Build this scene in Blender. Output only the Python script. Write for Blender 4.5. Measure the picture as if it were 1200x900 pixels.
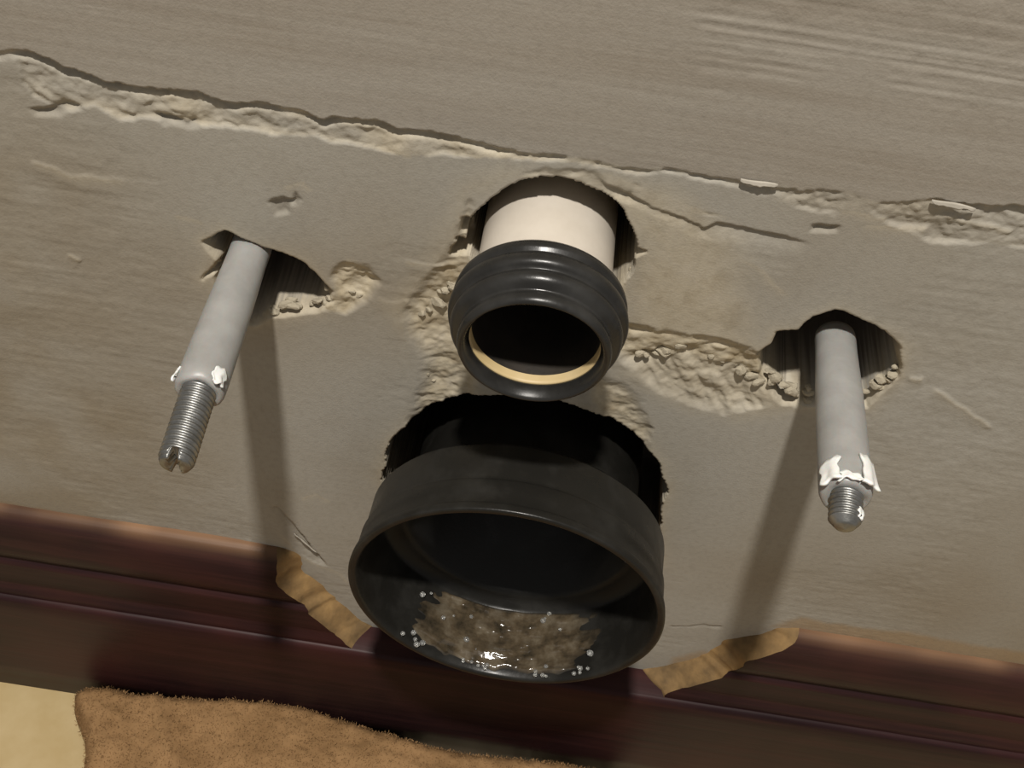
import bpy, bmesh, math, random
import numpy as np
from mathutils import Vector, Matrix

for o in list(bpy.data.objects):
    bpy.data.objects.remove(o, do_unlink=True)
scene = bpy.context.scene
COL = scene.collection

# ------------------------------------------------------------------ camera
FPX = 1400.0
PITCH, ROLL = math.radians(51.0), math.radians(8.5)
CAM = np.array([-0.00547, -0.24788, 0.58146])
FWD = np.array([0.0, math.cos(PITCH), -math.sin(PITCH)])
_R = np.array([1.0, 0.0, 0.0]); _U = np.cross(_R, FWD)
RGT = _R*math.cos(ROLL) + _U*math.sin(ROLL)
UPV = -_R*math.sin(ROLL) + _U*math.cos(ROLL)
cd = bpy.data.cameras.new('camera'); cam = bpy.data.objects.new('camera', cd); COL.objects.link(cam)
cd.sensor_width = 36.0; cd.lens = FPX/1200*36.0; cd.clip_start = 0.005; cd.clip_end = 50
m = Matrix.Identity(4)
for i in range(3):
    m[i][0] = RGT[i]; m[i][1] = UPV[i]; m[i][2] = -FWD[i]; m[i][3] = CAM[i]
cam.matrix_world = m
scene.camera = cam

# ------------------------------------------------------------------ light
w = bpy.data.worlds.new('world'); scene.world = w; w.use_nodes = True
bg = w.node_tree.nodes['Background']
bg.inputs[0].default_value = (1.0, 0.96, 0.92, 1); bg.inputs[1].default_value = 0.24
ld = bpy.data.lights.new('ceiling_lamp_light', 'POINT'); lamp = bpy.data.objects.new('ceiling_lamp_light', ld); COL.objects.link(lamp)
ld.energy = 122.0; ld.color = (1.0, 0.95, 0.88); ld.shadow_soft_size = 0.035
lamp.location = (-0.07, -0.47, 1.80)
scene.view_settings.view_transform = 'Standard'
scene.view_settings.look = 'None'
scene.view_settings.gamma = 1.0
scene.view_settings.use_curve_mapping = False
scene.view_settings.exposure = 0.05

# ------------------------------------------------------------------ helpers
def on_plane(u, v, y=0.0):
    """photo measurement -> (x, z) on the upright plane at depth y"""
    d = FWD + RGT*(u-600)/FPX - UPV*(v-450)/FPX
    t = (y-CAM[1])/d[1]; p = CAM + d*t
    return (p[0], p[2])
def on_level(u, v, z=0.0):
    d = FWD + RGT*(u-600)/FPX - UPV*(v-450)/FPX
    t = (z-CAM[2])/d[2]; p = CAM + d*t
    return (p[0], p[1])
def WP(pts, y=0.0): return np.array([on_plane(u, v, y) for u, v in pts])

def tag(o, label=None, cat=None, group=None, kind=None):
    if label: o['label'] = label
    if cat: o['category'] = cat
    if group: o['group'] = group
    if kind: o['kind'] = kind
    return o
def empty(name, loc=(0, 0, 0)):
    o = bpy.data.objects.new(name, None); o.empty_display_size = 0.02; o.location = loc; COL.objects.link(o); return o
def link(name, me, mat, parent=None, smooth=True):
    o = bpy.data.objects.new(name, me); COL.objects.link(o)
    if mat: me.materials.append(mat)
    if smooth and len(me.polygons):
        me.polygons.foreach_set('use_smooth', np.ones(len(me.polygons), dtype=bool))
    if parent:
        o.parent = parent
        o.matrix_parent_inverse = Matrix.Translation(-Vector(parent.location))
    return o
def np_mesh(name, V, Q):
    """V (n,3), Q (k,4) quads"""
    me = bpy.data.meshes.new(name)
    V = np.asarray(V, dtype=np.float32); Q = np.asarray(Q, dtype=np.int32)
    me.vertices.add(len(V)); me.vertices.foreach_set('co', V.ravel())
    me.loops.add(Q.size); me.loops.foreach_set('vertex_index', Q.ravel())
    me.polygons.add(len(Q)); me.polygons.foreach_set('loop_start', np.arange(0, Q.size, 4, dtype=np.int32))
    me.update(calc_edges=True); me.validate()
    return me
def grid_quads(nu, nv, wrap_u=False, off=0):
    """vertices indexed v*nu+u"""
    uu = np.arange(nu if wrap_u else nu-1); vv = np.arange(nv-1)
    U, W = np.meshgrid(uu, vv); U2 = (U+1) % nu
    return np.stack([W*nu+U, W*nu+U2, (W+1)*nu+U2, (W+1)*nu+U], -1).reshape(-1, 4)+off
def attr(me, name, arr):
    a = me.attributes.new(name, 'FLOAT', 'POINT'); a.data.foreach_set('value', np.asarray(arr, dtype=np.float32).ravel())

def hsh(ix, iy, seed):
    n = (ix.astype(np.int64)*374761393 + iy.astype(np.int64)*668265263 + seed*1442695041) & 0xffffffff
    n = ((n ^ (n >> 13))*1274126177) & 0xffffffff
    n = ((n ^ (n >> 16))*2246822519) & 0xffffffff
    return ((n ^ (n >> 15)) & 0xffff)/65535.0
def vnoise(x, y, seed=0):
    ix = np.floor(x).astype(np.int64); iy = np.floor(y).astype(np.int64); fx = x-ix; fy = y-iy
    fx = fx*fx*fx*(fx*(fx*6-15)+10); fy = fy*fy*fy*(fy*(fy*6-15)+10)
    a = hsh(ix, iy, seed); b = hsh(ix+1, iy, seed); c = hsh(ix, iy+1, seed); d = hsh(ix+1, iy+1, seed)
    return (a+(b-a)*fx)*(1-fy)+(c+(d-c)*fx)*fy
def fbm(x, y, seed=0, octv=4, gain=.5):
    s = 0; a = 1; t = 0; f = 1
    for k in range(octv):
        s = s+a*(vnoise(x*f+k*17.3, y*f-k*9.1, seed+k)*2-1); t += a; a *= gain; f *= 2.03
    return s/t
def cells(x, y, seed=0):
    """distance to nearest / second nearest feature point and id"""
    ix = np.floor(x).astype(np.int64); iy = np.floor(y).astype(np.int64)
    d1 = np.full(x.shape, 9.0); d2 = np.full(x.shape, 9.0); cid = np.zeros(x.shape)
    for dx in (-1, 0, 1):
        for dy in (-1, 0, 1):
            cx = ix+dx; cy = iy+dy
            px = cx+hsh(cx, cy, seed); py = cy+hsh(cx, cy, seed+7)
            d = np.hypot(px-x, py-y); h = hsh(cx, cy, seed+13)
            n = d < d1
            d2 = np.where(n, d1, np.minimum(d2, d)); cid = np.where(n, h, cid); d1 = np.where(n, d, d1)
    return d1, d2, cid
def sstep(a, b, x):
    t = np.clip((x-a)/(b-a), 0, 1); return t*t*(3-2*t)
def seg_dist(x, z, P, closed=False):
    """distance to polyline, and signed side offset of the nearest segment"""
    n = len(P); best = np.full(x.shape, 1e9); side = np.zeros(x.shape); par = np.zeros(x.shape)
    for i in range(n if closed else n-1):
        a = P[i]; b = P[(i+1) % n]; d = b-a; L2 = d@d+1e-12
        t = np.clip(((x-a[0])*d[0]+(z-a[1])*d[1])/L2, 0, 1)
        ex = x-(a[0]+t*d[0]); ez = z-(a[1]+t*d[1]); e = np.hypot(ex, ez)
        s = d[0]*ez-d[1]*ex
        k = e < best
        side = np.where(k, np.sign(s), side); par = np.where(k, (i+t)/(n-1), par); best = np.where(k, e, best)
    return best, side, par
def poly_sd(x, z, P):
    """signed distance, positive inside"""
    d, _, _ = seg_dist(x, z, P, True)
    ins = np.zeros(x.shape, dtype=bool); n = len(P)
    for i in range(n):
        x1, z1 = P[i]; x2, z2 = P[(i+1) % n]
        c = ((z1 > z) != (z2 > z)) & (x < (x2-x1)*(z-z1)/(z2-z1+1e-15)+x1)
        ins ^= c
    return np.where(ins, d, -d)

# ------------------------------------------------------------------ materials
class N:
    def __init__(s, name):
        s.m = bpy.data.materials.new(name); s.m.use_nodes = True; s.t = s.m.node_tree
        s.b = s.t.nodes['Principled BSDF']
    def n(s, kind, **kw):
        nd = s.t.nodes.new(kind)
        for k, v in kw.items():
            if k in nd.inputs: nd.inputs[k].default_value = v
            else: setattr(nd, k, v)
        return nd
    def l(s, a, b): s.t.links.new(a, b)
    def co(s, scale=(1, 1, 1)):
        tc = s.n('ShaderNodeTexCoord'); mp = s.n('ShaderNodeMapping'); mp.inputs['Scale'].default_value = scale
        s.l(tc.outputs['Object'], mp.inputs['Vector']); return mp.outputs[0]
    def noise(s, scale, detail=4, rough=.55, co=None):
        nd = s.n('ShaderNodeTexNoise'); nd.inputs['Scale'].default_value = scale; nd.inputs['Detail'].default_value = detail; nd.inputs['Roughness'].default_value = rough
        s.l(co if co else s.co(), nd.inputs['Vector']); return nd.outputs['Fac']
    def ramp(s, fac, stops):
        r = s.n('ShaderNodeValToRGB'); e = r.color_ramp.elements
        e[0].position, e[0].color = stops[0][0], (*stops[0][1], 1); e[1].position, e[1].color = stops[-1][0], (*stops[-1][1], 1)
        for p, c in stops[1:-1]:
            k = e.new(p); k.color = (*c, 1)
        s.l(fac, r.inputs[0]); return r.outputs[0]
    def val(s, fac, a, b, lo=0.0, hi=1.0):
        r = s.n('ShaderNodeMapRange'); r.inputs[1].default_value = lo; r.inputs[2].default_value = hi; r.inputs[3].default_value = a; r.inputs[4].default_value = b
        s.l(fac, r.inputs[0]); return r.outputs[0]
    def mix(s, fac, a, b, mode='MIX'):
        x = s.n('ShaderNodeMix'); x.data_type = 'RGBA'; x.blend_type = mode
        for sock, v in ((x.inputs[0], fac), (x.inputs[6], a), (x.inputs[7], b)):
            if hasattr(v, 'links') or isinstance(v, bpy.types.NodeSocket): s.l(v, sock)
            else: sock.default_value = v if not isinstance(v, tuple) else (*v, 1)
        return x.outputs[2]
    def at(s, name):
        a = s.n('ShaderNodeAttribute'); a.attribute_name = name; return a.outputs['Fac']
    def bump(s, h, strength=.3, dist=.001):
        b = s.n('ShaderNodeBump'); b.inputs['Strength'].default_value = strength; b.inputs['Distance'].default_value = dist
        s.l(h, b.inputs['Height']); s.l(b.outputs[0], s.b.inputs['Normal'])
    def set(s, **kw):
        for k, v in kw.items():
            i = s.b.inputs[k.replace('_', ' ')]
            if isinstance(v, bpy.types.NodeSocket): s.l(v, i)
            elif isinstance(v, tuple): i.default_value = (*v, 1)
            else: i.default_value = v
        return s

def mat_wall():
    k = N('plaster')
    big = k.noise(9, 3, .5); med = k.noise(45, 5, .6); fine = k.noise(420, 3, .6)
    c = k.ramp(big, [(.30, (.300, .262, .205)), (.5, (.362, .338, .288)), (.70, (.380, .362, .318))])
    c = k.mix(k.val(med, 0, .55, .48, .75), c, (.318, .290, .238))
    streak = k.noise(1.0, 4, .6, k.co((14, 14, 520)))
    up = k.ramp(k.noise(1.0, 4, .6, k.co((7, 7, 60))), [(.3, (.285, .248, .200)), (.7, (.350, .322, .276))])
    up = k.mix(k.val(streak, 0, .5, .4, .75), up, (.415, .385, .330))
    c = k.mix(k.at('upper'), c, up)
    c = k.mix(k.at('aged'), c, (.255, .205, .135))
    cream = k.ramp(k.noise(110, 5, .65), [(.28, (.34, .27, .165)), (.5, (.50, .435, .315)), (.72, (.56, .50, .39))])
    c = k.mix(k.at('exposed'), c, cream)
    c = k.mix(k.at('recess_shade'), c, (.11, .09, .065))  # shade painted into the dents and cracks
    c = k.mix(k.at('cavity_shade'), c, (.15, .13, .11))  # hole interiors coloured darker to stand in for shade
    c = k.mix(k.at('ochre'), c, (.33, .205, .085))
    c = k.mix(k.val(fine, 0, .22, .45, .8), c, (.15, .13, .10))
    k.set(Base_Color=c, Roughness=.88, Specular_IOR_Level=.25)
    s = k.n('ShaderNodeMath', operation='ADD'); k.l(fine, s.inputs[0]); k.l(k.noise(1300, 2, .5), s.inputs[1])
    k.bump(s.outputs[0], .13, .0006)
    return k.m
def mat_rubber(name, col, rough=.38, bump=.12, sc=900, spec=.3):
    k = N(name); n1 = k.noise(70, 4, .6); n2 = k.noise(sc, 3, .6)
    c = k.mix(k.val(n1, 0, .8, .45, .75), col, tuple(min(1, a*1.7+.006) for a in col))
    k.set(Base_Color=c, Roughness=k.val(n1, rough-.08, rough+.16, .3, .7), Specular_IOR_Level=spec); k.bump(n2, bump, .0004); return k.m
def mat_plain(name, a, b, scale=80, rough=.5, bump=.1, bs=600, metal=0, spec=.5, sss=0):
    k = N(name); c = k.mix(k.val(k.noise(scale, 4, .6), 0, 1, .35, .68), a, b)
    k.set(Base_Color=c, Roughness=rough, Metallic=metal, Specular_IOR_Level=spec)
    if sss: k.set(Subsurface_Weight=sss, Subsurface_Scale=.004)
    if bump: k.bump(k.noise(bs, 3, .6), bump, .0005)
    return k.m
def mat_skirting():
    k = N('dark_varnished_wood')
    g = k.noise(1.0, 5, .65, k.co((9, 120, 220))); b = k.noise(14, 3, .5)
    c = k.ramp(g, [(.25, (.013, .0060, .0068)), (.5, (.024, .0105, .0112)), (.75, (.046, .0175, .0165))])
    c = k.mix(k.val(b, 0, .6, .45, .7), c, (.060, .0190, .0160))
    w = k.noise(1.0, 4, .7, k.co((30, 200, 350)))
    c = k.mix(k.val(w, 0, .5, .62, .8), c, (.045, .028, .024))
    c = k.mix(k.at('wear'), c, (.27, .155, .085))
    k.set(Base_Color=c, Roughness=k.val(g, .34, .50), Specular_IOR_Level=.13); k.bump(g, .18, .0008); return k.m

M = dict(
    wall=mat_wall(),
    rubber=mat_rubber('black_rubber', (.0165, .0160, .0148), .27, .08, 900, .30),
    plastic=mat_rubber('black_plastic', (.0120, .0114, .0098), .33, .14, 700, .22),
    pipe=mat_plain('ivory_plastic', (.50, .45, .38), (.56, .51, .44), 60, .45, .05),
    pipe_in=mat_plain('yellowed_plastic', (.48, .36, .17), (.56, .44, .25), 60, .5, .05),
    bore_shade=mat_plain('shaded_bore_plastic', (.012, .010, .008), (.03, .024, .018), 60, .6, .2),  # near-black colour stands in for the shade inside the flush pipe
    sleeve=mat_plain('grey_polythene', (.255, .252, .240), (.305, .302, .290), 120, .42, .10, 500, sss=.25),
    torn=mat_plain('torn_polythene', (.72, .71, .68), (.80, .79, .77), 200, .35, .1, sss=.1),
    zinc=mat_plain('zinc_steel', (.20, .20, .19), (.32, .32, .31), 200, .42, .15, 900, metal=.9),
    slot=mat_plain('dull_steel', (.06, .055, .05), (.12, .11, .10), 200, .5, .15, 900, metal=.8),
    skirt=mat_skirting(),
    rawwood=mat_plain('raw_wood', (.10, .062, .026), (.36, .220, .085), 45, .85, .6, 260),
    tile=mat_plain('beige_tile', (.42, .31, .145), (.48, .37, .195), 40, .45, .08, 300),
    grout=mat_plain('grout', (.22, .19, .15), (.28, .25, .2), 90, .9, .3),
    towel=mat_plain('brown_towelling', (.205, .118, .052), (.29, .172, .080), 55, .95, .4, 400, spec=.1),
    crumb=mat_plain('crumbled_plaster', (.36, .315, .23), (.47, .42, .325), 220, .9, .5, 900, spec=.2),
    flake=mat_plain('loose_plaster', (.36, .33, .275), (.42, .385, .325), 200, .85, .3),
)
def mat_residue():
    k = N('wet_residue'); n = k.noise(130, 5, .6)
    c = k.ramp(n, [(.3, (.018, .015, .010)), (.5, (.075, .056, .034)), (.72, (.15, .125, .088))])
    c = k.mix(k.at('cover'), (.0120, .0114, .0098), c)
    k.set(Base_Color=c, Roughness=.14, Specular_IOR_Level=.5, Coat_Weight=.6, Coat_Roughness=.04); k.bump(k.noise(330, 2, .5), .4, .0010); return k.m
M['residue'] = mat_residue()
def mat_water():
    k = N('water_drop'); k.set(Base_Color=(.85, .85, .82), Roughness=.10, Transmission_Weight=.85, IOR=1.4); return k.m
M['water'] = mat_water()

# ------------------------------------------------------------------ wall
FX, FZ = -0.0010, 0.3365            # flush pipe axis
WX, WZ = 0.003, 0.2145             # waste pipe axis
def build_wall():
    dx, dz = .00052, .00056
    xs = np.concatenate([np.linspace(-.62, -.275, 30)[:-1], np.arange(-.275, .275, dx), np.linspace(.275, .62, 30)])
    zs = np.concatenate([np.linspace(-.01, .085, 14)[:-1], np.arange(.085, .450, dz), np.linspace(.450, 1.05, 40)])
    nx, nz = len(xs), len(zs)
    X, Z = np.meshgrid(xs, zs)
    fade = sstep(.30, .27, np.abs(X))*sstep(.47, .445, Z)
    # ---- gentle unevenness + fine trowel texture
    D = .0009*fbm(X*14, Z*14, 3, 2)+.00022*fbm(X*60, Z*60, 5, 4)
    pit = fbm(X*230, Z*300, 9, 3)
    D = D+.00008*pit
    # jagged warped coordinates
    jx = .0016*fbm(X*110, Z*110, 21, 4, .6); jz = .0016*fbm(X*110, Z*110, 31, 4, .6)
    bx = .004*fbm(X*28, Z*28, 23, 3); bz = .004*fbm(X*28, Z*28, 33, 3)
    XW, ZW = X+jx, Z+jz
    XB, ZB = X+jx+bx, Z+jz+bz
    exposed = np.zeros_like(X); recess_shade = np.zeros_like(X); ochre = np.zeros_like(X)
    # crumbly relief
    c1, c2, cid = cells(XB*95, ZB*120, 4); e1, e2, eid = cells(XW*230, ZW*260, 8)
    rg_ = np.abs(fbm(X*70+jx*300, Z*80+jz*300, 43, 4, .55))
    crumb = .68*((cid-.5)*.0013*sstep(0, .35, c2-c1)+(eid-.5)*.0008*sstep(0, .3, e2-e1)+.0020*fbm(X*75, Z*100, 41, 5, .6)-.0022*(rg_-.25))

    # ---- upper trowelled coat, proud, with a broken lower edge
    up_px = [(-60, 58), (15, 60), (45, 66), (75, 79), (115, 96), (150, 103), (210, 108), (255, 117), (320, 122), (352, 128), (372, 139), (388, 133), (440, 141), (490, 153),
             (560, 166), (620, 179), (700, 187), (760, 197), (830, 207), (880, 215), (930, 219), (1000, 228), (1055, 240), (1098, 230), (1135, 241), (1200, 246), (1330, 262)]
    UPE = WP(up_px); zu = np.interp(X+jx*1.3, UPE[:, 0], UPE[:, 1])+jz*1.2
    upper = sstep(-.0007, .0007, Z-zu)
    edge_amp = np.interp(X, [-.30, -.16, -.15, -.05, .0, .04, .08, .13, .2], [.0003, .0004, .0016, .0014, .0007, .0008, .0010, .0014, .0012])
    D -= upper*edge_amp*.6*sstep(.05, 0, Z-zu)
    st = fbm(X*7, Z*900, 51, 3, .65)
    D += upper*.00020*st + (1-upper)*.00007*fbm(X*25, Z*420, 53, 3)
    # undercut / broken strip beneath it
    lo_px = [(-60, 60), (15, 66), (30, 108), (55, 122), (80, 127), (110, 124), (135, 139), (180, 141), (230, 149), (290, 151), (320, 159), (350, 156), (400, 169), (480, 181), (540, 184),
             (600, 186), (700, 193), (780, 206), (850, 216), (880, 226), (960, 252), (1040, 262), (1080, 276), (1120, 281), (1200, 292), (1330, 300)]
    LOE = WP(lo_px); zl = np.interp(X+jx*1.5+bx*.6, LOE[:, 0], LOE[:, 1])+jz*1.6
    strip = sstep(-.0006, .0006, zu-Z)*sstep(-.0006, .0006, Z-zl)
    sd = np.interp(X, [-.16, -.14, -.05, .0, .05, .10, .2], [.0006, .0014, .0014, .0007, .0006, .0010, .0010])
    D += strip*(sd*.6+crumb*.75)
    exposed = np.maximum(exposed, strip*np.interp(X, [-.15, -.10, -.02, .05, .11, .2], [.15, .55, .7, .35, .15, .10])*np.clip(.6+1.3*fbm(X*45, Z*80, 61, 3), 0, 1.2))
    # dark fracture right under the coat's edge
    fr = np.exp(-((zu-.0012-Z)/.0011)**2)*sstep(-.2, .15, fbm(X*35, Z*2, 63, 3))
    D += fr*.0015*np.interp(X, [-.155, -.145, -.02, .03, .2], [0, 1, .8, .35, .5])

    def region(pts, depth, exp_=1.0, soft=.0018, rough=1.0, warp=1):
        P = WP(pts); x0, z0 = P.min(0)-.012; x1, z1 = P.max(0)+.012
        i0, i1 = np.searchsorted(xs, (x0, x1)); j0, j1 = np.searchsorted(zs, (z0, z1)); s = np.s_[j0:j1, i0:i1]
        q = poly_sd((XB if warp else XW)[s], (ZB if warp else ZW)[s], P); mk = sstep(-soft*.4, soft, q)
        D[s] += mk*(depth+crumb[s]*rough); exposed[s] = np.maximum(exposed[s], mk*exp_)
        return s, mk
    # ---- crumbled plaster round the pipes
    region([(590, 188), (700, 196), (800, 215), (870, 285), (890, 390), (960, 430), (950, 480), (860, 500), (780, 470), (735, 440), (740, 300), (650, 205), (560, 230), (540, 300), (470, 400), (440, 360), (500, 290), (540, 220)], .0, .58, soft=.012, rough=.12)
    region([(556, 235), (538, 262), (522, 300), (492, 330), (468, 360), (476, 398), (492, 420), (486, 455), (470, 490), (486, 525), (520, 520), (560, 470), (560, 400), (556, 320)], .0018, .85, soft=.0045, rough=.8)
    region([(734, 280), (752, 318), (740, 372), (782, 378), (830, 385), (885, 405), (915, 424), (962, 428), (960, 452), (945, 482), (915, 470), (880, 462), (850, 436), (800, 420), (752, 432), (735, 415), (715, 420), (725, 340)], .0016, .95, soft=.0045, rough=.8)
    region([(700, 440), (738, 448), (762, 478), (778, 500), (760, 560), (775, 592), (750, 590), (735, 540), (700, 480)], .0012, .8, soft=.004, rough=.7)
    region([(318, 336), (345, 340), (386, 344), (380, 318), (402, 299), (425, 308), (438, 330), (428, 358), (404, 372), (360, 366), (322, 362)], .0012, 1.0, soft=.0025)
    region([(1015, 420), (1046, 421), (1042, 440), (1020, 446)], .0014, .7)
    region([(640, 192), (720, 200), (790, 232), (860, 262), (800, 262), (730, 238), (690, 216), (600, 210)], .0006, .45, rough=.25)
    # gouge with scraped face right of the seal
    s, mk = region([(742, 420), (790, 405), (850, 425), (905, 452), (900, 478), (850, 492), (800, 470), (760, 446)], .0018, .35, soft=.005, rough=.5)
    D[s] += mk*.0012*fbm(X[s]*300+Z[s]*200, Z[s]*60-X[s]*60, 71, 3)
    # shallow dents, with shade painted into their colour
    for px in ([(32, 130), (60, 124), (92, 130), (70, 139), (40, 137)], [(308, 236), (330, 226), (348, 232), (340, 252), (318, 254)], [(345, 215), (356, 232), (350, 248), (342, 236)],
               [(172, 132), (215, 136), (220, 144), (180, 143)], [(950, 262), (985, 262), (980, 275), (945, 275)]):
        s, mk = region(px, .0013, 0, soft=.002, rough=.25); recess_shade[s] = np.maximum(recess_shade[s], mk*.35)
    # ---- cracks, lips and ridges : (points, step height, width, painted shade)
    cracks = [([(36, 190), (60, 198), (82, 209), (110, 209), (150, 213)], -.0014, .003, 0), ([(200, 254), (222, 257), (238, 263)], -.0012, .0025, 0),
              ([(690, 204), (715, 222), (742, 236), (775, 250), (800, 258), (828, 270), (842, 265), (862, 269), (905, 278), (960, 290)], .0017, .004, .25),
              ([(742, 222), (770, 234), (786, 242)], -.0008, .002, 0), ([(820, 276), (850, 295), (880, 312), (910, 332), (928, 350)], -.0009, .0025, 0),
              ([(812, 364), (845, 378), (882, 390)], -.0013, .002, .1), ([(470, 308), (498, 311), (526, 313)], -.001, .002, 0), ([(440, 350), (462, 358), (480, 352)], -.001, .002, 0),
              ([(322, 590), (340, 612), (362, 640), (384, 664)], .0022, .003, .25), ([(326, 622), (350, 650), (372, 662), (400, 672), (412, 688)], -.0022, .0025, 0),
              ([(352, 586), (370, 580), (388, 590)], -.0007, .002, 0), ([(1090, 455), (1130, 480), (1165, 505)], -.0006, .003, 0), ([(1062, 446), (1082, 447)], -.0007, .002, 0),
              ([(870, 480), (895, 478)], -.001, .002, 0), ([(782, 735), (815, 733), (850, 735)], .0008, .0015, .35), ([(80, 300), (96, 308)], -.0006, .002, 0),
              ([(600, 205), (640, 212), (690, 208)], -.0007, .002, 0), ([(330, 222), (352, 214), (366, 226)], -.0008, .0018, 0), ([(1010, 262), (1050, 268), (1090, 272)], -.0012, .002, 0),
              ([(985, 246), (1010, 252), (1045, 258)], -.001, .002, 0), ([(1100, 250), (1140, 262), (1190, 275)], -.0009, .002, 0)]
    for pts, h, wd, dt in cracks:
        P = WP(pts); x0, z0 = P.min(0)-.015; x1, z1 = P.max(0)+.015
        i0, i1 = np.searchsorted(xs, (x0, x1)); j0, j1 = np.searchsorted(zs, (z0, z1)); s = np.s_[j0:j1, i0:i1]
        d, sgn, par = seg_dist(XW[s], ZW[s], P); env = sstep(0, .12, par)*sstep(1, .88, par)
        below = sgn < 0
        # h>0: lower side falls back under a sharp edge; h<0: lower side stands proud as a lip
        stp = np.where(below, np.exp(-d/wd), np.exp(-(d/.0007)**2))
        D[s] += env*h*.65*stp
        if dt: recess_shade[s] = np.maximum(recess_shade[s], dt*env*np.exp(-(d/.0009)**2))
        if h < 0: exposed[s] = np.maximum(exposed[s], .35*env*np.where(below, np.exp(-d/.0012), np.exp(-(d/.0006)**2)))
    # ---- ochre smears where the skirting was torn out
    for px in ([(790, 770), (830, 762), (850, 775), (840, 800), (775, 812), (765, 800)], [(900, 735), (935, 722), (1230, 770), (1230, 790), (930, 740)], [(330, 676), (360, 684), (362, 700), (335, 696)], [(-20, 585), (290, 636), (290, 650), (-20, 600)]):
        P = WP(px); q = poly_sd(XB, ZB, P); ochre = np.maximum(ochre, .55*sstep(-.002, .003, q))
    # ---- holes
    def hole(sdist, depth, lip=.0011):
        if depth > .05:      # crumbled lip first, then the cavity
            g = sdist+.0007*fbm(X*110, Z*110, 89, 2)
            dd = (.0045+crumb)*sstep(-.0006, .0016, sdist+.5*(g-sdist))+(depth-.0045)*sstep(.0010, .0028, g)
            np.copyto(D, np.where(sdist > -.0006, np.maximum(D, dd), D))
        else:
            np.maximum(D, sstep(0, lip, sdist)*depth, out=D)
        near = np.exp(-np.clip(-sdist, 0, None)/.0022)*(sdist < .001)
        np.maximum(exposed, near*.55, out=exposed)
    LH = WP([(238, 284), (262, 270), (285, 281), (310, 291), (332, 297), (356, 310), (390, 343), (386, 356), (372, 366), (345, 369), (316, 371), (300, 382), (262, 382), (250, 322), (236, 328), (254, 306), (246, 294)])
    hole(poly_sd(XW*.6+X*.4, ZW*.6+Z*.4, LH), .060)
    RH = WP([(886, 416), (904, 404), (910, 388), (936, 387), (955, 370), (980, 363), (1006, 375), (1036, 389), (1058, 410), (1052, 444), (1026, 466), (1015, 478), (966, 478), (955, 476), (916, 474), (888, 446)])
    hole(poly_sd(XW*.6+X*.4, ZW*.6+Z*.4, RH), .060)
    th = np.arctan2(Z-FZ, X-FX)
    fr_ = .0243+.0008*fbm(th*2, th*0, 81, 2)
    np.maximum(D, sstep(0, .0012, fr_-np.hypot(XW*.5+X*.5-FX-.001, (ZW*.5+Z*.5-FZ-.0015)*.89))*.075, out=D)
    for px in ([(556, 256), (538, 254), (536, 276), (556, 280)], [(556, 286), (532, 280), (528, 300), (552, 305)], [(735, 290), (758, 296), (742, 306), (735, 312)]):
        hole(poly_sd(XW, ZW, WP(px)), .012)
    wr = .0522+.0014*fbm(np.arctan2(Z-WZ, X-WX)*3, X*0, 83, 3)
    q = wr-np.hypot(XW-WX-.001, np.where(ZW > WZ, (ZW-WZ)*.925, ZW-WZ))
    np.maximum(D, sstep(0, .0012, q)*.09, out=D); np.maximum(exposed, .6*np.exp(-np.clip(-q, 0, None)/.003)*(q < .001), out=exposed)
    hole(poly_sd(XW, ZW, WP([(700, 500), (752, 540), (774, 588), (772, 660), (720, 660)])), .05)
    hole(poly_sd(XW, ZW, WP([(560, 480), (515, 490), (486, 522), (484, 610), (560, 610)])), .05)
    # a shallow recess where the pipe opening runs down behind the connector
    aged = np.clip(.8*sstep(-.07, -.20, X+.05*fbm(X*14, Z*14, 101, 3))*sstep(.40, .33, Z+.03*fbm(X*16, Z*16, 103, 3))+.5*sstep(.12, .22, X+.06*fbm(X*12, Z*12, 105, 3))*sstep(.34, .25, Z), 0, .8)*(.6+.6*fbm(X*40, Z*40, 107, 4))
    aged = np.clip(aged+.45*sstep(.1, .5, fbm(X*11, Z*20, 109, 4))*sstep(.36, .41, Z), 0, .65)
    cavity_shade = sstep(.012, .016, D+.003*fbm(X*200, Z*200, 87, 2))  # painted shade, grows with depth into the holes
    D *= fade; exposed *= fade; recess_shade *= fade
    exposed = np.clip(exposed, 0, 1)
    V = np.stack([X, D, Z], -1).reshape(-1, 3); Q = grid_quads(nx, nz)
    # close the slab: a back plate joined along the border
    def ring(): 
        a = [j*1 for j in range(nx)]; b = [i*nx+nx-1 for i in range(1, nz)]
        c = [(nz-1)*nx+i for i in range(nx-2, -1, -1)]; d = [i*nx for i in range(nz-2, 0, -1)]
        return np.array(a+b+c+d)
    rg = ring(); base = len(V); B = V[rg].copy(); B[:, 1] = .14
    V = np.vstack([V, B]); k = np.arange(len(rg)); k2 = (k+1) % len(rg)
    Q = np.vstack([Q, np.stack([rg[k2], rg[k], base+k, base+k2], -1)])
    me = np_mesh('wall_back', V, Q)
    pad = np.zeros(len(rg))
    for nm, a in (('upper', upper), ('exposed', exposed), ('recess_shade', recess_shade), ('ochre', ochre), ('cavity_shade', cavity_shade), ('aged', aged)):
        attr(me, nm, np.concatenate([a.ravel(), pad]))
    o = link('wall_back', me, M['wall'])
    tag(o, 'grey brushed plaster wall with cracks and crumbled holes round the pipes', kind='structure')
    return o
wall = build_wall()

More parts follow.
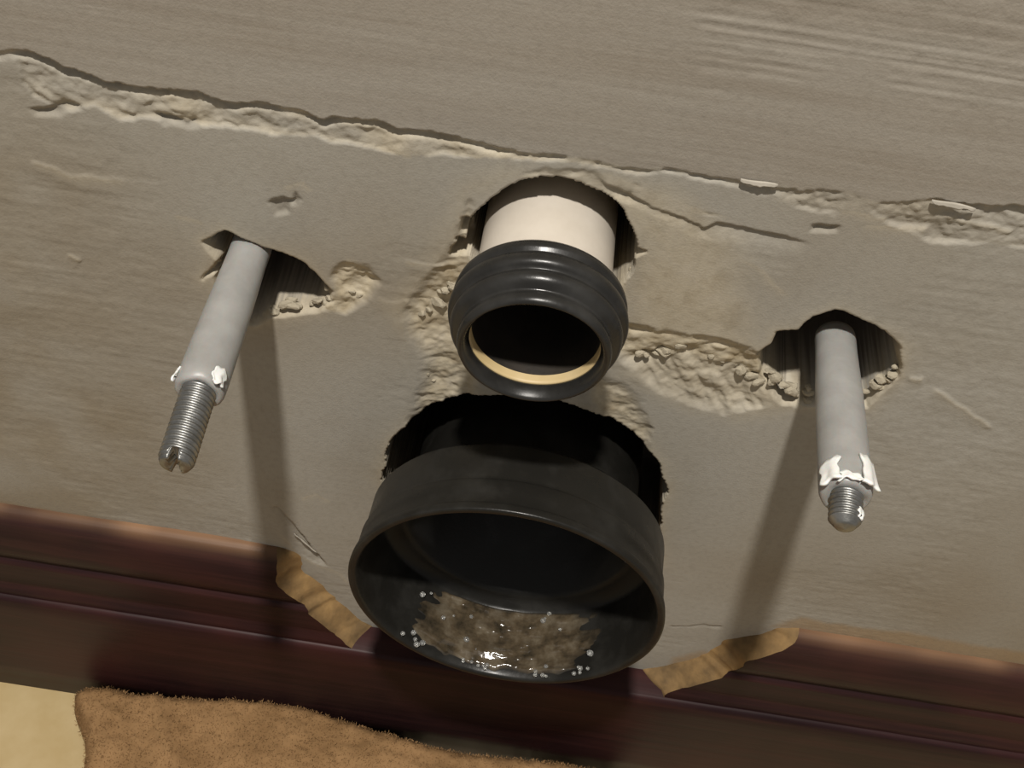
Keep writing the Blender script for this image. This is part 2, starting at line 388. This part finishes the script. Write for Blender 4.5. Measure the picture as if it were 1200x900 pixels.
# loose flakes curling off the wall
def flake(px, L, W, ang, seed, tilt=.28, name='plaster_flake'):
    x, z = on_plane(*px); nu, nv = 12, 5; V = []; r = random.Random(seed)
    jag = [r.uniform(.55, 1) for _ in range(nu)]
    for lay in (0, 1):
        for j in range(nv):
            for i in range(nu):
                s = (i/(nu-1)-.5)*L; t = (j/(nv-1))*W*jag[i]*math.sin(math.pi*(i+.6)/(nu+.2))**.5
                V.append((x+s*math.cos(ang)-t*math.sin(ang)*.2, -.0003-t*tilt-.0004*lay, z+s*math.sin(ang)-t*math.cos(ang)*.8+ .0003*math.sin(s*420+seed)))
    n = nu*nv; Q = [list(q) for q in grid_quads(nu, nv)]+[[a+n for a in reversed(q)] for q in grid_quads(nu, nv)]
    rim = [i for i in range(nu)]+[j*nu+nu-1 for j in range(1, nv)]+[(nv-1)*nu+i for i in range(nu-2, -1, -1)]+[j*nu for j in range(nv-2, 0, -1)]
    Q += [[rim[i], rim[i]+n, rim[(i+1) % len(rim)]+n, rim[(i+1) % len(rim)]] for i in range(len(rim))]
    return link(name, np_mesh(name, V, Q), M['flake'], wall)
for i, (px, L, W_, a) in enumerate([((890, 211), .010, .0022, -.05), ((1118, 237), .012, .0022, -.08), ((358, 634), .015, .0022, -.95)]):
    flake(px, L, W_, a, i)

# crumbs of plaster still clinging to the broken lips
def lump_mesh(seed):
    bm = bmesh.new(); bmesh.ops.create_icosphere(bm, subdivisions=2, radius=1)
    rr = random.Random(seed); ks = [Vector((rr.gauss(0, 1), rr.gauss(0, 1), rr.gauss(0, 1))).normalized() for _ in range(7)]; cs = [rr.uniform(.45, .85) for _ in ks]
    for v in bm.verts:
        for n, c in zip(ks, cs):
            d = v.co.dot(n)
            if d > c: v.co -= n*(d-c)
        v.co *= 1+rr.uniform(-.05, .05)
    me = bpy.data.meshes.new('plaster_lump'); bm.to_mesh(me); bm.free(); me.materials.append(M['crumb']); return me
LM = [lump_mesh(i) for i in range(6)]
rl = random.Random(8)
def lump(px, y, size):
    x, z = on_plane(*px); o = bpy.data.objects.new('plaster_lump', rl.choice(LM)); COL.objects.link(o); o.parent = wall
    o.location = (x, y, z); o.scale = (size*rl.uniform(.8, 1.5), size*rl.uniform(.6, 1), size*rl.uniform(.6, 1)); o.rotation_euler = (rl.uniform(-.5, .5), rl.uniform(-.6, .6), rl.uniform(-.5, .5))
for px0, px1, n, sz in (((898, 446), (952, 472), 12, .0030), ((1020, 466), (1048, 440), 7, .0026), ((320, 366), (384, 356), 11, .0024), ((388, 346), (430, 350), 7, .0020), ((244, 300), (254, 326), 4, .0016),
                        ((545, 318), (500, 372), 9, .0024), ((500, 415), (502, 455), 6, .0024), ((745, 325), (748, 372), 6, .0022), ((745, 425), (800, 412), 7, .0026), ((830, 425), (890, 455), 6, .0026)):
    for k in range(n):
        t = (k+rl.uniform(-.3, .3))/max(1, n-1)
        lump((px0[0]+(px1[0]-px0[0])*t+rl.uniform(-6, 6), px0[1]+(px1[1]-px0[1])*t+rl.uniform(-5, 5)), rl.uniform(.0012, .0030), sz*rl.uniform(.4, .95))

# ------------------------------------------------------------------ skirting board
TX, TILT = -.22, .0165          # skirting and floor fall slightly to the right
def lean(o):
    o.matrix_world = Matrix.Translation((TX, 0, 0)) @ Matrix.Rotation(TILT, 4, 'Y') @ Matrix.Translation((-TX, 0, 0))
def skirting():
    PY = .0145
    root_me_profile = [(.0, -.0052), (PY, -.0052), (PY, .02), (PY, .05), (PY, .080), (PY-.0002, .0885), (PY-.0010, .0903), (PY-.0026, .0910), (.0, .0910)]
    nx = 60; xs = np.linspace(-.62, .62, nx); V = []
    for (y, z) in root_me_profile:
        for x in xs: V.append((x, -y, z))
    me = np_mesh('baseboard_back', V, grid_quads(nx, len(root_me_profile))[:, ::-1])
    attr(me, 'wear', np.zeros(len(V)))
    o = link('baseboard_back', me, M['skirt'], smooth=False)
    tag(o, 'dark varnished wooden skirting board with a section of its moulding chopped out', kind='structure')
    # the moulded upper part, left and right of the chopped opening
    prof0 = [(.0119, .0905), (.0117, .0935), (.0105, .0965), (.0098, .0985), (.0100, .101), (.0100, .112), (.0099, .1155), (.0090, .1172), (.0082, .1180), (.0084, .1195), (.0094, .1220), (.0100, .1255), (.0100, .1290), (.0096, .1330),
            (.0088, .1375), (.0075, .1420), (.0058, .1455), (.0036, .1480), (.0014, .1490), (-.001, .1493)]
    wear0 = [0, 0, .0, 0, 0, 0, 0, 0, 0, 0, 0, 0, 0, 0, 0, .04, .12, .5, .9, 1]
    prof, wearp = [], []
    for k in range(len(prof0)-1):
        for t in (0, .34, .67):
            prof.append(tuple(prof0[k][q]*(1-t)+prof0[k+1][q]*t for q in (0, 1))); wearp.append(wear0[k]*(1-t)+wear0[k+1]*t)
    prof.append(prof0[-1]); wearp.append(wear0[-1])
    def piece(name, side, cut):
        # cut: [(z, x)] end of the moulding at each height
        cz = [c[0] for c in cut]; cx = [c[1] for c in cut]
        nu = 90; V = []; wr = []
        for j, (y, z) in enumerate(prof):
            xe = float(np.interp(z, cz, cx))+.0022*float(fbm(np.array([z*160.]), np.array([side*3.]), 5, 3)[0])
            for i in range(nu):
                t = (i/(nu-1))**.6
                x = (-.62+(xe+.62)*t) if side < 0 else (.62+(xe-.62)*t)
                n = float(fbm(np.array([x*40.]), np.array([z*150.]), 5, 2)[0])
                V.append((x, -y+.0002*n, z)); wr.append(max(0, wearp[j]*(.55+.6*n)))
        Q = grid_quads(nu, len(prof))
        Q = Q[:, ::-1] if side < 0 else Q
        me = np_mesh(name, V, Q); attr(me, 'wear', wr)
        p = link(name, me, M['skirt'], o)
        # raw chopped face: from the moulding's end back to the wall
        V = []; nv = 6
        for j, (y, z) in enumerate(prof):
            xe = float(np.interp(z, cz, cx))+.0022*float(fbm(np.array([z*160.]), np.array([side*3.]), 5, 3)[0])
            for i in range(nv):
                t = i/(nv-1); rr = .0024*float(fbm(np.array([z*75.]), np.array([i*.3+side]), 7, 2)[0])
                yy = y*(1-t)**1.3-.0006*t; out = -side*(.0100*t+ (rr if i else 0))
                V.append((xe+out, -max(yy, -.0008), z-.003*t))
        Q = grid_quads(nv, len(prof))
        fme = np_mesh('chopped_edge', V, Q[:, ::-1] if side < 0 else Q)
        f = link('chopped_edge', fme, M['rawwood'], p); f['label'] = 'raw tan wood of the chopped moulding end'
        return p
    def zx(px, y): x, z = on_plane(*px, y); return (z+(x-TX)*TILT, x)
    cl = sorted([zx((322, 668), -.002), zx((330, 690), -.008), zx((352, 712), -.010), zx((385, 740), -.010), zx((428, 772), -.012)])
    cr = sorted([zx((930, 738), -.002), zx((918, 762), -.008), zx((872, 775), -.010), zx((842, 795), -.010), zx((775, 815), -.012)])
    piece('moulding', -1, cl); piece('moulding', 1, cr)
    return o
skirt = skirting(); lean(skirt)

# ------------------------------------------------------------------ floor
def box_mesh(name, x0, x1, y0, y1, z0, z1, bev=.0):
    bm = bmesh.new(); bmesh.ops.create_cube(bm, size=1)
    for v in bm.verts: v.co = ((x0+x1)/2+v.co.x*(x1-x0), (y0+y1)/2+v.co.y*(y1-y0), (z0+z1)/2+v.co.z*(z1-z0))
    if bev: bmesh.ops.bevel(bm, geom=list(bm.edges), offset=bev, segments=2, profile=.6, affect='EDGES')
    me = bpy.data.meshes.new(name); bm.to_mesh(me); bm.free(); return me
fl = link('floor', box_mesh('floor', -.69, .88, -.93, .0, -.035, -.009), M['grout'], smooth=False)
tag(fl, 'beige tiled floor below the skirting board', kind='structure')
tm = box_mesh('tile', 0, .307, 0, .307, -.006, 0, .0012)
for i in range(5):
    for j in range(3):
        t = bpy.data.objects.new('tile', tm); COL.objects.link(t)
        t.parent = fl; t.location = (-.68+i*.31+.0015, -.31-j*.31+.0015, -.005)
tm.materials.append(M['tile'])

lean(fl); fl.location.z += .002
# ------------------------------------------------------------------ lathe along an axis
def frame(A, B):
    A, B = Vector(A), Vector(B); D = (B-A).normalized(); S = D.cross(Vector((0, 0, 1))).normalized(); U = S.cross(D).normalized()
    return A, D, S, U
def lathe(name, A, B, prof, mat, parent, seg=96, rag=None, rfun=None):
    """prof: [(s, r)] with s measured along A->B in metres"""
    A, D, S, U = frame(A, B); V = []
    for j, (s, r) in enumerate(prof):
        for i in range(seg):
            th = 2*math.pi*i/seg; ss = s+(rag(j, th) if rag else 0); rr = r+(rfun(s, th) if rfun else 0)
            V.append(A+D*ss+(S*math.cos(th)+U*math.sin(th))*rr)
    return link(name, np_mesh(name, [tuple(v) for v in V], grid_quads(seg, len(prof), True)), mat, parent)
def cyl_patch(name, A, B, th0, th1, s0, s1, r, mat, parent, seed=0, thick=.0007, lift=.0, rag=.25, nu=14, nv=9):
    A, D, S, U = frame(A, B); rr = random.Random(seed); V = []
    p0, p1, p2, p3 = [rr.uniform(0, 6) for _ in range(4)]
    wv = lambda n, k, p: [k*(.5+.3*math.sin(p+6.0*i/n)+.2*math.sin(2*p+13.0*i/n)) for i in range(n)]
    e0 = wv(nu, rag, p0); e1 = wv(nu, rag, p1); w0 = wv(nv, .22, p2); w1 = wv(nv, .22, p3)
    for lay in (1, 0):
        for j in range(nv):
            for i in range(nu):
                a = i/(nu-1); b = j/(nv-1); a2 = w0[j]+(1-w0[j]-w1[j])*a; b2 = e0[i]+(1-e0[i]-e1[i])*b
                th = th0+(th1-th0)*a2; s = s0+(s1-s0)*b2
                q = r+thick*lay+lift*b*b+.0003*math.sin(a*9+seed)*b
                V.append(tuple(A+D*s+(S*math.cos(th)+U*math.sin(th))*q))
    n = nu*nv; g = grid_quads(nu, nv)
    Q = [list(q) for q in g]+[[x+n for x in reversed(q)] for q in g]
    rim = [i for i in range(nu)]+[j*nu+nu-1 for j in range(1, nv)]+[(nv-1)*nu+i for i in range(nu-2, -1, -1)]+[j*nu for j in range(nv-2, 0, -1)]
    Q += [[rim[i], rim[i]+n, rim[(i+1) % len(rim)]+n, rim[(i+1) % len(rim)]] for i in range(len(rim))]
    return link(name, np_mesh(name, V, Q), mat, parent)

# ------------------------------------------------------------------ mounting studs
def thread_rod(name, A, B, s0, s1, r, pitch, mat, parent, chamfer=.0015, slot=False, cone=False):
    A_, D, S, U = frame(A, B); seg = 56; per = 7; rows = int((s1-s0)/pitch*per)
    V = []
    for j in range(rows+1):
        s = s0+(s1-s0)*j/rows
        for i in range(seg):
            th = 2*math.pi*i/seg
            ph = (s/pitch-th/(2*math.pi)) % 1.0
            tri = 1-abs(ph*2-1)
            q = r-.00065*(1-min(1, tri*1.35))
            e = s1-s
            if e < chamfer: q = min(q, r-(chamfer-e)*(.85 if cone else .55))
            V.append(A_+D*s+(S*math.cos(th)+U*math.sin(th))*q)
    # end cap rings
    last = V[-seg:]; c = A_+D*s1; rings = [.7, .4, .02]
    for k in rings:
        for v in last: V.append(c+(v-c)*k+D*(.0004*(1-k) if not cone else .0007*(1-k)))
    if slot:   # a sawn notch across the end
        for idx, v in enumerate(V):
            d = v-c; al = d.dot(D); side = d.dot(S)
            if al > -.0028 and abs(side) < .0011: V[idx] = v-D*(.0030+min(0, al))
    return link(name, np_mesh(name, [tuple(v) for v in V], grid_quads(seg, rows+1+len(rings), True)), mat, parent)

def stud(label, A, E, T, r0, r1, rr, seed, slot, cone):
    """A inside the wall, E sleeve end, T rod tip"""
    o = empty('mounting_stud', (A[0], 0, A[2])); tag(o, label, 'stud', 'studs that carry the toilet pan')
    L = (Vector(E)-Vector(A)).length
    s0 = A[1]-.008      # the sleeve starts a little inside the wall
    jag = lambda th: .00025*math.sin(2*th+seed)+.00012*math.sin(5*th+seed*2)
    prof = [(s0, rr), (s0, r0-.0022), (s0+.0003, r0-.0010), (s0+.0012, r0-.0002), (s0+.003, r0), (s0+.010, r0), (L*.5, r0*.4+r1*.6), (L*.66, r0*.1+r1*.9), (L*.82, r1), (L-.0045, r1), (L-.0018, r1*.985), (L-.0004, r1*.93), (L+.0001, r1*.86), (L+.0003, rr+.0008), (L, rr-.0003)]
    n = len(prof)
    sl = lathe('sleeve', A, E, prof, M['sleeve'], o, 72, rag=lambda j, th: jag(th) if j >= n-5 else 0, rfun=lambda s, th: .00012*math.sin(2*th+s*90))
    AT = (Vector(T)-Vector(A)).length
    Ar = Vector(E)+(Vector(E)-Vector(T)).normalized()*.006; AT = (Vector(T)-Ar).length
    rod = thread_rod('threaded_rod', tuple(Ar), T, 0.0, AT, rr, .00155, M['zinc'], o, 0.0016 if not cone else .0022, slot, cone)
    return o, sl, rod, L

# left
A = (-.0905, .018, .3160); T = (-.0892, -.0785, .3183)
E = (-.0893, -.0553, .3200)
oL, slL, rodL, LL = stud('long grey sleeved stud on the left with a bare slotted threaded tip', A, E, T, 0.0060, .0070, .0049, 1, True, False)
cyl_patch('torn_edge', A, E, math.radians(118), math.radians(160), LL-.0060, LL+.0008, .0070, M['torn'], slL, 3, .0006, .0004, .2)
cyl_patch('torn_edge', A, E, math.radians(14), math.radians(40), LL-.0055, LL-.0005, .0070, M['torn'], slL, 5, .0005, .0004, .3)
# right
A = (.0915, .018, .3120); T = (.0866, -.0692, .3222); E = (.0873, -.0600, .3228)
oR, slR, rodR, LR = stud('grey sleeved stud on the right with white torn plastic round its short rounded tip', A, E, T, .0061, .0072, .0045, 4, False, True)
cyl_patch('torn_edge', A, E, math.radians(102), math.radians(152), LR-.0105, LR+.0016, .0072, M['torn'], slR, 11, .0009, .0010, .12)
cyl_patch('torn_edge', A, E, math.radians(14), math.radians(68), LR-.0085, LR+.0012, .0072, M['torn'], slR, 14, .0008, .0006, .15)
cyl_patch('torn_edge', A, E, math.radians(55), math.radians(110), LR-.0030, LR+.0010, .0071, M['torn'], slR, 17, .0006, .0003, .3)
AT = (Vector(T)-Vector(A)).length
cyl_patch('paint_drip', A, T, math.radians(118), math.radians(155), AT-.0046, AT-.0012, .0044, M['torn'], rodR, 19, .0008, -.0007, .15)

# ------------------------------------------------------------------ flush pipe
fp = empty('flush_pipe', (FX, 0, FZ))
tag(fp, 'ivory flush pipe capped by a ribbed black rubber seal', 'pipe')
A = (FX, .06, FZ); B = (FX, -.05, FZ)
s_of = lambda y: .06-y
pp = lathe('pipe', A, B, [(s_of(.06), .0180), (s_of(.06), .0194), (s_of(-.0325), .0194), (s_of(-.0332), .0190)], M['pipe'], fp, 120)
pb = lathe('pipe_mouth', A, B, [(s_of(-.0330), .0192), (s_of(-.0335), .0187), (s_of(-.0333), .0181), (s_of(-.0326), .0179), (s_of(-.0306), .0178)], M['pipe_in'], pp, 96)
lathe('shaded_bore', A, B, [(s_of(-.0308), .0179), (s_of(.05), .0172), (s_of(.058), .001)], M['bore_shade'], pp, 96)  # rest of the bore, its darkness painted in
seal_prof = [(-.0235, .0197), (-.0225, .0208), (-.0223, .0222), (-.0229, .0234), (-.0241, .0242), (-.0256, .0245), (-.0266, .0243), (-.0272, .0236), (-.0276, .0235), (-.0282, .0242), (-.0294, .0249), (-.0310, .0251), (-.0322, .0248), (-.0329, .0240), (-.0333, .0232), (-.0338, .0231),
             (-.0344, .0235), (-.0352, .0238), (-.0362, .0237), (-.0373, .0231), (-.0381, .0222), (-.0385, .0213), (-.0389, .0208), (-.0396, .0209), (-.0406, .0212), (-.0418, .0211), (-.0427, .0206), (-.0431, .0200), (-.0430, .0195),
             (-.0423, .0190), (-.0410, .0185), (-.0394, .0180), (-.0384, .0182), (-.0378, .0192)]
seal_prof = [(y+.0047, q) for y, q in seal_prof]
lathe('rubber_seal', A, B, [(s_of(y), r) for y, r in seal_prof], M['rubber'], fp, 128)

# ------------------------------------------------------------------ waste pipe
wp = empty('waste_pipe', (WX, 0, WZ))
tag(wp, 'wide black waste pipe socket with a wet dirty bottom inside', 'pipe')
tilt = math.radians(2.0)
MC = Vector((.0032, -.0470, .2130))              # centre of the mouth
ax = Vector((-.045, -math.cos(tilt), math.sin(tilt))).normalized()
A = MC-ax*.12; B = MC
sy = lambda d: .12-d                             # d = distance behind the mouth
lathe('neck', A, B, [(sy(.12), .0415), (sy(.0340), .0415), (sy(.0320), .0430), (sy(.0295), .0505)], M['plastic'], wp, 128)
body = lathe('socket', A, B, [(sy(.0305), .0480), (sy(.0300), .0508), (sy(.0292), .0522), (sy(.0278), .0531), (sy(.0150), .0532), (sy(.0138), .0533), (sy(.0133), .0537), (sy(.0128), .0541), (sy(.0080), .0542), (sy(.0040), .0543), (sy(.0034), .0547), (sy(.0026), .0552),
                              (sy(.0008), .0553), (sy(.0003), .0552), (sy(.0, ), .0548), (sy(.0000), .0534), (sy(.0003), .0529), (sy(.0010), .0525), (sy(.0030), .0520), (sy(.0270), .0506), (sy(.0290), .0500), (sy(.0300), .0440), (sy(.0310), .0410), (sy(.118), .0405), (sy(.1195), .002)],
             M['plastic'], wp, 160, rfun=lambda s, th: .00010*math.sin(3*th+1)+.00006*math.sin(8*th))
# wet dirt lying along the bottom of the bore
def residue():
    A_, D, S, U = frame(A, B); nu, nv = 150, 120; V = []
    TH, SS = np.meshgrid(np.linspace(-1, 1, nu), np.linspace(0, 1, nv))
    half = math.radians(50); th = -math.pi/2+TH*half; d = .0014+SS*.0275
    hgt = .0004+.0013*np.clip(fbm(TH*3, SS*4, 91, 3)+.25, 0, 2)+.0006*np.clip(fbm(TH*9, SS*11, 95, 3), 0, 1)
    ed = sstep(0, .45, 1-np.abs(TH)+.25*fbm(TH*3, SS*5, 97, 3))*sstep(0, .08, SS+.05*fbm(TH*9, SS*3, 98, 2))*sstep(0, .1, 1-SS)
    r = np.interp(d, [0, .003, .027, .029, .06], [.0525, .0520, .0506, .0500, .0490])+.0003-ed*(hgt+.0003)-(1-ed)*(-.0006)
    for j in range(nv):
        for i in range(nu):
            V.append(tuple(A_+D*(.12-d[j, i])+(S*math.cos(th[j, i])+U*math.sin(th[j, i]))*r[j, i]))
    rm = np_mesh('residue', V, grid_quads(nu, nv)[:, ::-1]); attr(rm, 'cover', np.clip(ed*1.2-.25+.35*fbm(TH*6, SS*6, 99, 4), 0, 1))
    q = link('residue', rm, M['residue'], body)
    q['label'] = 'wet glistening brown residue'
    rnd = random.Random(4); bm = bmesh.new()
    for k in range(34):
        t = rnd.uniform(-.8, .8); dd = rnd.choice((rnd.uniform(.0008, .004), rnd.uniform(.004, .030))); a = -math.pi/2+t*half*1.1
        p = A_+D*(.12-dd)+(S*math.cos(a)+U*math.sin(a))*(float(np.interp(dd, [.004, .016, .027], [.0510, .0503, .0497])) if dd > .004 else .0514)
        mm = Matrix.Translation(p) @ Matrix.Diagonal((1, 1, .7, 1))
        bmesh.ops.create_icosphere(bm, subdivisions=2, radius=rnd.uniform(.0006, .0013), matrix=mm)
    me = bpy.data.meshes.new('water_drops'); bm.to_mesh(me); bm.free()
    w_ = link('water_drops', me, M['water'], body); w_['kind'] = 'stuff'
residue()

# ------------------------------------------------------------------ towel
def towel():
    H = .031
    out_px = [(62, 930), (92, 905), (99, 872), (97, 845), (86, 818), (84, 806), (100, 799), (125, 798), (160, 806), (230, 811), (300, 815), (360, 824), (410, 838), (450, 850), (500, 864), (560, 876), (640, 886), (720, 897)]
    P = [on_level(u, v, H*.92) for u, v in out_px]+[(.12, -.10), (.16, -.22), (.12, -.34), (-.10, -.37), (-.20, -.33), (-.21, -.20), (-.19, -.10)]
    P = np.array(P)
    xs = np.arange(-.235, .19, .0013); ys = np.arange(-.395, -.010, .0013)
    X, Y = np.meshgrid(xs, ys)
    q = poly_sd(X+.0008*fbm(X*150, Y*150, 4, 3), Y+.0008*fbm(X*150, Y*150, 6, 3), P)
    q = q+.0035
    rise = np.sqrt(np.clip(1-(1-np.clip(q/.009, 0, 1))**2, 0, 1))
    ht = H*(.84+.16*fbm(X*22, Y*22, 14, 3))+.0011*fbm(X*300, Y*300, 15, 2)+.0007*fbm(X*900, Y*900, 17, 1)
    fold = np.exp(-((X+.155+.6*(Y+.02))/.006)**2)*.003
    Zb = -.0026-(X-TX)*TILT; Zt = Zb+rise*(ht+fold-Zb)
    ny, nx = X.shape; keep = q > -.0004
    idx = -np.ones(X.shape, dtype=int); idx[keep] = np.arange(keep.sum())
    V = np.stack([X, Y, Zt], -1)[keep]
    a = idx[:-1, :-1]; b = idx[:-1, 1:]; c = idx[1:, 1:]; d = idx[1:, :-1]
    ok = (a >= 0) & (b >= 0) & (c >= 0) & (d >= 0)
    Q = np.stack([a[ok], b[ok], c[ok], d[ok]], -1)
    o = empty('towel', (-.05, -.15, -.005)); tag(o, 'brown fluffy towel crumpled on the floor against the skirting board', 'towel')
    cl = link('cloth', np_mesh('cloth', V, Q), M['towel'], o)
    # pile: short loops standing off the cloth, thick along the edge in view
    rnd = np.random.RandomState(3)
    near = (Y[keep] > -.16); ids = np.nonzero(near)[0]; pick = ids[rnd.randint(0, len(ids), 60000)]
    gy, gx = np.gradient(Zt, .0013); nrm = np.stack([-gx, -gy, np.ones_like(gx)], -1)[keep]; nrm /= np.linalg.norm(nrm, axis=1)[:, None]
    p = V[pick]+rnd.uniform(-.0007, .0007, (len(pick), 3))*[1, 1, .1]; n = nrm[pick]
    dirv = n+rnd.normal(0, .7, p.shape); dirv /= np.linalg.norm(dirv, axis=1)[:, None]
    sd = np.cross(dirv, rnd.normal(0, 1, p.shape)); sd /= np.linalg.norm(sd, axis=1)[:, None]
    ln = rnd.uniform(.0006, .0014, (len(p), 1)); wd = .00016
    tip = p+dirv*ln
    VV = np.concatenate([p-sd*wd, p+sd*wd, tip+sd*wd*.5, tip-sd*wd*.5]); k = np.arange(len(p)); m_ = len(p)
    pl = link('pile', np_mesh('pile', VV, np.stack([k, k+m_, k+2*m_, k+3*m_], -1)), M['towel'], cl); pl['kind'] = 'stuff'
    return o
towel()
